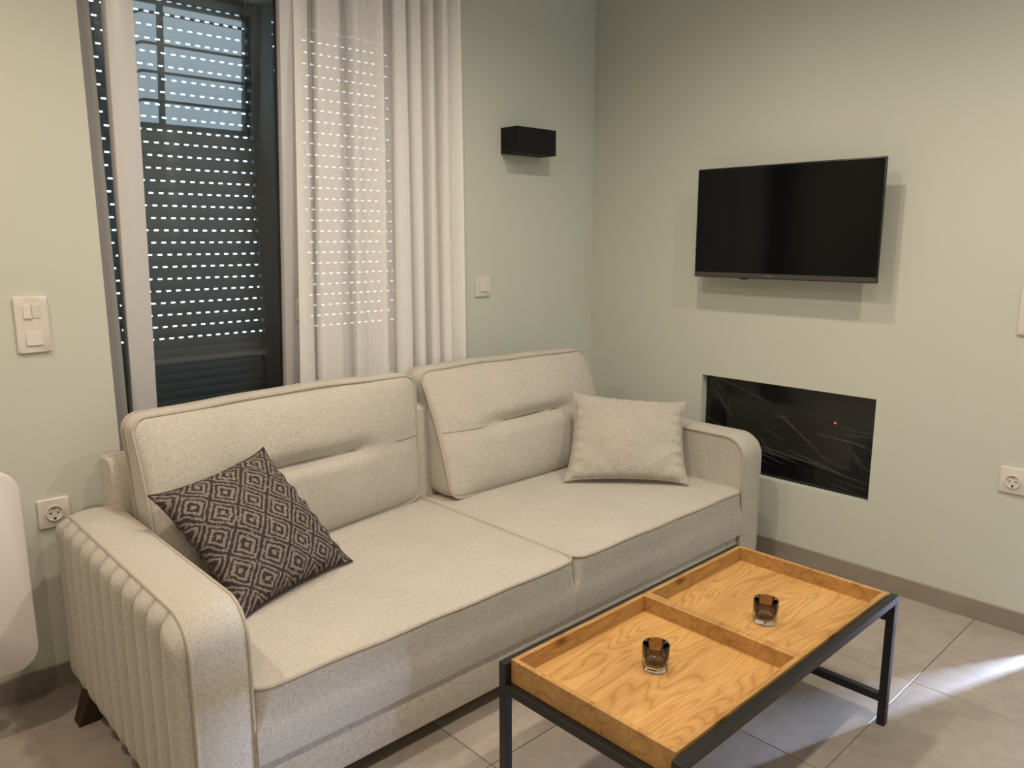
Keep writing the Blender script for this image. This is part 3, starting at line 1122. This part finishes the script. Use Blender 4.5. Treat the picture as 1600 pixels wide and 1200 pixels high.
# ================================================================== TELEVISION
tv = empty('television', (0, -1.04, 1.18), 'flat black television mounted on the right wall above the fireplace', 'television')
VY0, VY1, Z0, Z1 = -.670, -1.437, 1.177, 1.6185
XT = -.106
tvb = build('tv_body', BX(XT + .0, XT + .009, VY1, VY0, Z0, Z1, .003, 2), M_tvbody, tv)
bm = bmesh.new(); box(bm, XT - .0012, XT + .001, VY1 + .006, VY0 - .006, Z0 + .022, Z1 - .006)
build('screen', bm, M_tvscreen, tv, smooth=False)
bm = bmesh.new(); box(bm, XT - .0035, XT + .001, VY1 + .003, VY0 - .003, Z0 + .003, Z0 + .021, .001, 1)
st = build('bottom_bezel', bm, M_tvstrip, tv, smooth=False)
bm = bmesh.new()
yy = -1.000
for k, (w_, h_) in enumerate([(.004, .0062), (.0025, .0042), (.0042, .0042), (.0036, .0042), (.004, .0042), (.0046, .0042), (.004, .0042)]):
    box(bm, XT - .0039, XT - .0034, yy - w_, yy, Z0 + .0095, Z0 + .0095 + h_); yy -= w_ + .0013
build('badge', bm, M_logo, st, smooth=False)
bm = bmesh.new(); box(bm, XT + .004, XT + .020, -.915, -.885, Z0 - .005, Z0 + .002, .002, 2)
build('sensor', bm, M_tvbody, tv)
bm = bmesh.new(); box(bm, XT + .008, XT + .055, -1.33, -.78, Z0 + .03, Z1 - .10, .012, 2)
build('rear_housing', bm, M_tvbody, tv)
bm = bmesh.new(); box(bm, XT + .05, -.0005, -1.14, -.94, 1.33, 1.47)
build('wall_bracket', bm, M_blackmatt, tv, smooth=False)

# ================================================================== ELECTRIC FIREPLACE in the niche
fp = empty('electric_fireplace', (.05, (FY0 + FY1) / 2, FZ0), 'black glass electric fireplace with film still on, set in the right wall', 'fireplace')
XG = .038
build('glass_front', BX(XG, .074, FY1 + .001, FY0 - .002, FZ0 + .001, FZ1 - .001, .001, 1), M_fpglass, fp, smooth=False)
bm = bmesh.new(); box(bm, XG - .0008, XG + .001, -1.332, -.773, .427, .645)
fw = build('fire_window', bm, M_fpwin, fp, smooth=False)
bm = bmesh.new()
bmesh.ops.create_uvsphere(bm, u_segments=12, v_segments=8, radius=.0036, matrix=Matrix.Translation((XG - .001, -1.262, .612)))
build('standby_light', bm, M_led, fp)
# wrinkled protective film, clinging loosely to the glass
bm = bmesh.new()
NY, NZ = 300, 160; CR = {}
ridges = []
rf = random.Random(11)
for k in range(26):
    y0 = rf.uniform(FY1, FY0); z0 = rf.uniform(FZ0 + .02, FZ1)
    a = rf.gauss(.25, .35); ln = rf.uniform(.05, .22); ridges.append((y0, z0, a, ln, rf.uniform(.001, .0022)))
for k in range(5):
    ridges.append((-1.03 + k * .07, .445 - .004 * k, .12 + .05 * k, .22, .0025))
ridges += [(-.82, .70, .30, .20, .003), (-.72, .66, .95, .12, .003)]
G_ = []
for j in range(NZ + 1):
    row = []
    for i in range(NY + 1):
        y = FY1 + .006 + (FY0 - FY1 - .012) * i / NY; z = FZ0 + .006 + (FZ1 - FZ0 - .012) * j / NZ
        cr = 0
        h = .0012 * (1 + math.sin(18 * y + 11 * z) * math.sin(15 * z - 6 * y))
        for (a0, b0, an, ln, am) in ridges:
            dy, dz = -(y - a0), z - b0
            l = dy * math.cos(an) - dz * math.sin(an) * 1; p = dy * math.sin(an) + dz * math.cos(an)
            if abs(l) < ln:
                q = am * math.exp(-(p / .0022) ** 2) * (1 - (l / ln) ** 2); h += q; cr = max(cr, q)
        row.append(bm.verts.new((XG - .002 - h, y, z))); CR[(i, j)] = cr
    G_.append(row)
for j in range(NZ):
    for i in range(NY):
        f = bm.faces.new((G_[j][i], G_[j][i + 1], G_[j + 1][i + 1], G_[j + 1][i]))
        if (CR[(i, j)] + CR[(i + 1, j + 1)]) / 2 > .0007: f.material_index = 1
build('protective_film', bm, [M_film, M_crease_glint], fp, autosmooth=180)

# ================================================================== WALL LAMP
wl = empty('wall_lamp', (-.49, 0, 1.70), 'black box wall lamp, unlit, between the curtain and the corner', 'wall lamp')
LX0, LX1, LZ0, LZ1, LY = -.611, -.373, 1.697, 1.806, -.102
t_ = .003
build('front_plate', BX(LX0, LX1, LY, LY + t_, LZ0, LZ1, .0006, 1), M_blackmatt, wl, smooth=False)
build('side_plate', BX(LX0, LX0 + t_, LY + t_, 0, LZ0, LZ1), M_blackmatt, wl, smooth=False)
build('side_plate', BX(LX1 - t_, LX1, LY + t_, 0, LZ0, LZ1), M_blackmatt, wl, smooth=False)
build('lamp_holder', BX(LX0 + t_, LX1 - t_, LY + .012, -.002, LZ0 + .0015, LZ1 - .0015), M_blackmatt, wl, smooth=False)


# ================================================================== SWITCHES AND SOCKETS
def plate(name, frame, w_, h_, label, cat, rockers=(), sockets=(), waist=None):
    """frame: (origin Vector, xdir, normal); local 2-D coordinates (u, v) with v up"""
    O, X, Nn = frame
    Z = Vector((0, 0, 1))
    root = empty(name, tuple(O), label, cat)
    def P(u, v_, d): return O + X * u + Z * v_ + Nn * d
    bm = bmesh.new()
    rings = []
    outl = rrect(w_, h_, .005, 4, 0, 0, .01)
    def wst(u, v_):
        if waist is None: return u
        return u * (1 - .035 * math.exp(-(v_ / .010) ** 2))
    for d, s in ((0, 1), (.004, 1), (.0078, .985), (.0088, .955)):
        rings.append([P(wst(u, v_) * s, v_ * (1 - (1 - s) * w_ / h_), d) for u, v_ in outl])
    loft(bm, rings)
    build('frame', bm, M_plastic, root, autosmooth=35)
    for (u0, u1, v0, v1, tilt) in rockers:
        bm = bmesh.new()
        A = [P(u0, v0, .0070), P(u1, v0, .0070), P(u1, v1, .0070), P(u0, v1, .0070)]
        d0, d1 = (.0135, .0105) if tilt else (.0105, .0125)
        e = .0012
        Bq = [P(u0 + e, v0 + e, d0), P(u1 - e, v0 + e, d0), P(u1 - e, v1 - e, d1), P(u0 + e, v1 - e, d1)]
        loft(bm, [A, Bq])
        build('rocker', bm, M_plastic, root, smooth=False)
    for (uc, vc) in sockets:
        bm = bmesh.new()
        n = 32
        def ring(r, d): return [P(uc + r * math.cos(2 * PI * k / n), vc + r * math.sin(2 * PI * k / n), d) for k in range(n)]
        loft(bm, [ring(.0235, .007), ring(.0235, .0138), ring(.0222, .0144), ring(.0205, .0138), ring(.0200, .0092)], cap0=False)
        s = build('socket_well', bm, M_plastic, root, autosmooth=35)
        for du in (-.0095, .0095):
            bm = bmesh.new()
            loft(bm, [[P(uc + du + .0027 * math.cos(2 * PI * k / 12), vc + .0027 * math.sin(2 * PI * k / 12), d) for k in range(12)] for d in (.0088, .0096)])
            build('contact_hole', bm, M_hole, s)
        for dv in (-.0165, .0165):
            bm = bmesh.new()
            q = [(-.003, -.003), (.003, -.003), (.003, .003), (-.003, .003)]
            loft(bm, [[P(uc + a, vc + dv + b_, d) for a, b_ in q] for d in (.0088, .0125)])
            build('earth_clip', bm, M_hole if dv < 0 else M_steel, s, smooth=False)
    return root


XB = Vector((1, 0, 0)); NB = Vector((0, -1, 0))
YR = Vector((0, -1, 0)); NR = Vector((-1, 0, 0))
plate('light_switch', (Vector((-2.463, YL, 1.102)), XB, NB), .084, .158, 'tall white double switch plate on the wall left of the window', 'switch',
      rockers=[(-.021, -.0004, .018, .058, True), (.0004, .021, .018, .058, False), (-.021, .021, -.058, -.018, True)], waist=1)
plate('power_socket', (Vector((-2.463, YL, .547)), XB, NB), .084, .086, 'white wall socket behind the left arm of the sofa', 'socket', sockets=[(0, 0)])
plate('light_switch', (Vector((-.7275, 0, 1.131)), XB, NB), .084, .086, 'single white switch right of the curtain, left below the wall lamp', 'switch',
      rockers=[(-.021, .021, -.021, .021, True)])
plate('light_switch', (Vector((0, -1.903, 1.097)), YR, NR), .084, .150, 'white switch plate cut by the right edge, high on the wall', 'switch',
      rockers=[(-.021, .021, .014, .056, True), (-.021, .021, -.056, -.014, True)])
plate('power_socket', (Vector((0, -1.937, .529)), YR, NR), .155, .090, 'white double wall socket at the right edge, low on the wall', 'socket',
      sockets=[(-.0355, -.002), (.0355, -.002)])

# ================================================================== WHITE PANEL at the left edge
pn = empty('white_panel', (-2.9, -.20, .2), 'white flat panel with rounded corners at the left edge of the photo', 'panel heater')  # unidentified panel; its wall brackets are made up to hold it
bm = bmesh.new()
PX1, PZ0, PZ1 = -2.578, .195, .752
PW = .62
outl = rrect(PW, PZ1 - PZ0, .062, 10, PX1 - PW / 2, (PZ0 + PZ1) / 2, .08)
rings = []
for y, s in ((-.255, .985), (-.258, .995), (-.262, 1), (-.278, 1), (-.284, .995), (-.286, .985)):
    cx_, cz_ = PX1 - PW / 2, (PZ0 + PZ1) / 2
    rings.append([(cx_ + (x - cx_) * s, y, cz_ + (z - cz_) * s) for x, z in outl])
loft(bm, rings)
build('panel', bm, M_panel, pn, autosmooth=35)
for x in (-3.1, -2.72):
    build('bracket', BX(x - .02, x + .02, -.256, YL, .24, .29), M_panel, pn, smooth=False)
    build('bracket', BX(x - .02, x + .02, -.256, YL, .62, .67), M_panel, pn, smooth=False)

# ================================================================== CURTAIN
cu = empty('curtain', (-1.3, -.10, 0), 'sheer off-white curtain in soft vertical folds over the right half of the window', 'curtain')
keys = []


def curt_path(z):
    """list of (x,y) at height z: loose sheer folds left, tight folds right"""
    t = max(0, min(1, (2.3 - z) / 1.5))
    pts = []
    xl = -1.628 - .055 * t
    xr = -.925 + .012 * t
    segs = [  # (x fraction, y offset)
        (.000, -.026), (.035, -.030), (.085, -.012), (.110, .018), (.128, .026), (.118, .004), (.128, -.026), (.180, -.022), (.240, -.012), (.285, .022), (.310, .026),
        (.300, -.006), (.318, -.030), (.365, -.020), (.400, .004), (.440, -.018), (.478, -.030), (.490, .010), (.512, .028), (.560, .014), (.548, -.016), (.570, -.034),
        (.620, -.030), (.655, .010), (.672, .026), (.668, -.014), (.690, -.032), (.725, -.020), (.742, .020), (.757, .028), (.762, -.012), (.782, -.032), (.818, -.022),
        (.836, .016), (.850, .026), (.856, -.010), (.874, -.030), (.905, -.020), (.925, .012), (.943, .022), (.958, -.006), (.980, -.024), (1.0, -.014)]
    K = []
    for i, (fx, y) in enumerate(segs):
        sx = fx + .006 * math.sin(i * 1.7 + 2.3 * t)
        K.append((xl + (xr - xl) * sx, -.098 + y * (1.0 - .15 * math.sin(i + 2 * t)) ))
    # catmull-rom
    out_ = []
    for i in range(len(K) - 1):
        p0 = K[max(i - 1, 0)]; p1 = K[i]; p2 = K[i + 1]; p3 = K[min(i + 2, len(K) - 1)]
        for s in range(5):
            u = s / 5
            f = lambda a, b_, c, d: .5 * ((2 * b_) + (-a + c) * u + (2 * a - 5 * b_ + 4 * c - d) * u * u + (-a + 3 * b_ - 3 * c + d) * u ** 3)
            out_.append((f(p0[0], p1[0], p2[0], p3[0]), f(p0[1], p1[1], p2[1], p3[1])))
    out_.append(K[-1])
    return out_


bm = bmesh.new()
uvl = bm.loops.layers.uv.new('UVMap')
rows = []
NZc = 26
for j in range(NZc + 1):
    z = .02 + (CEIL - .035 - .02) * j / NZc
    rows.append([bm.verts.new((x, y, z)) for x, y in curt_path(z)])
for a, b_ in zip(rows, rows[1:]):
    for i in range(len(a) - 1):
        bm.faces.new((a[i], a[i + 1], b_[i + 1], b_[i]))
build('cloth', bm, M_curt, cu, autosmooth=180)
build('curtain_track', BX(-2.3, -.6, -.115, -.08, CEIL - .03, CEIL), M_pvc, cu, smooth=False)

# ================================================================== CEILING DOWNLIGHT HOUSINGS
PLACE = ['above the pillow side of the sofa near the television', 'above the middle of the sofa', 'above the left arm of the sofa',
         'in front of the fireplace wall', 'above the near end of the coffee table', 'farthest left, towards the room']
for i, (x, y, e, c) in enumerate(SPOTS):
    d = empty('ceiling_downlight', (x, y, CEIL), 'round white recessed ceiling downlight, ' + PLACE[i], 'downlight')
    bm = bmesh.new()
    n = 28
    def rg(r, z): return [(x + r * math.cos(2 * PI * k / n), y + r * math.sin(2 * PI * k / n), z) for k in range(n)]
    loft(bm, [rg(.050, CEIL), rg(.050, CEIL - .004), rg(.040, CEIL - .006), rg(.036, CEIL - .001)], cap0=False)
    build('trim_ring', bm, M_panel, d)
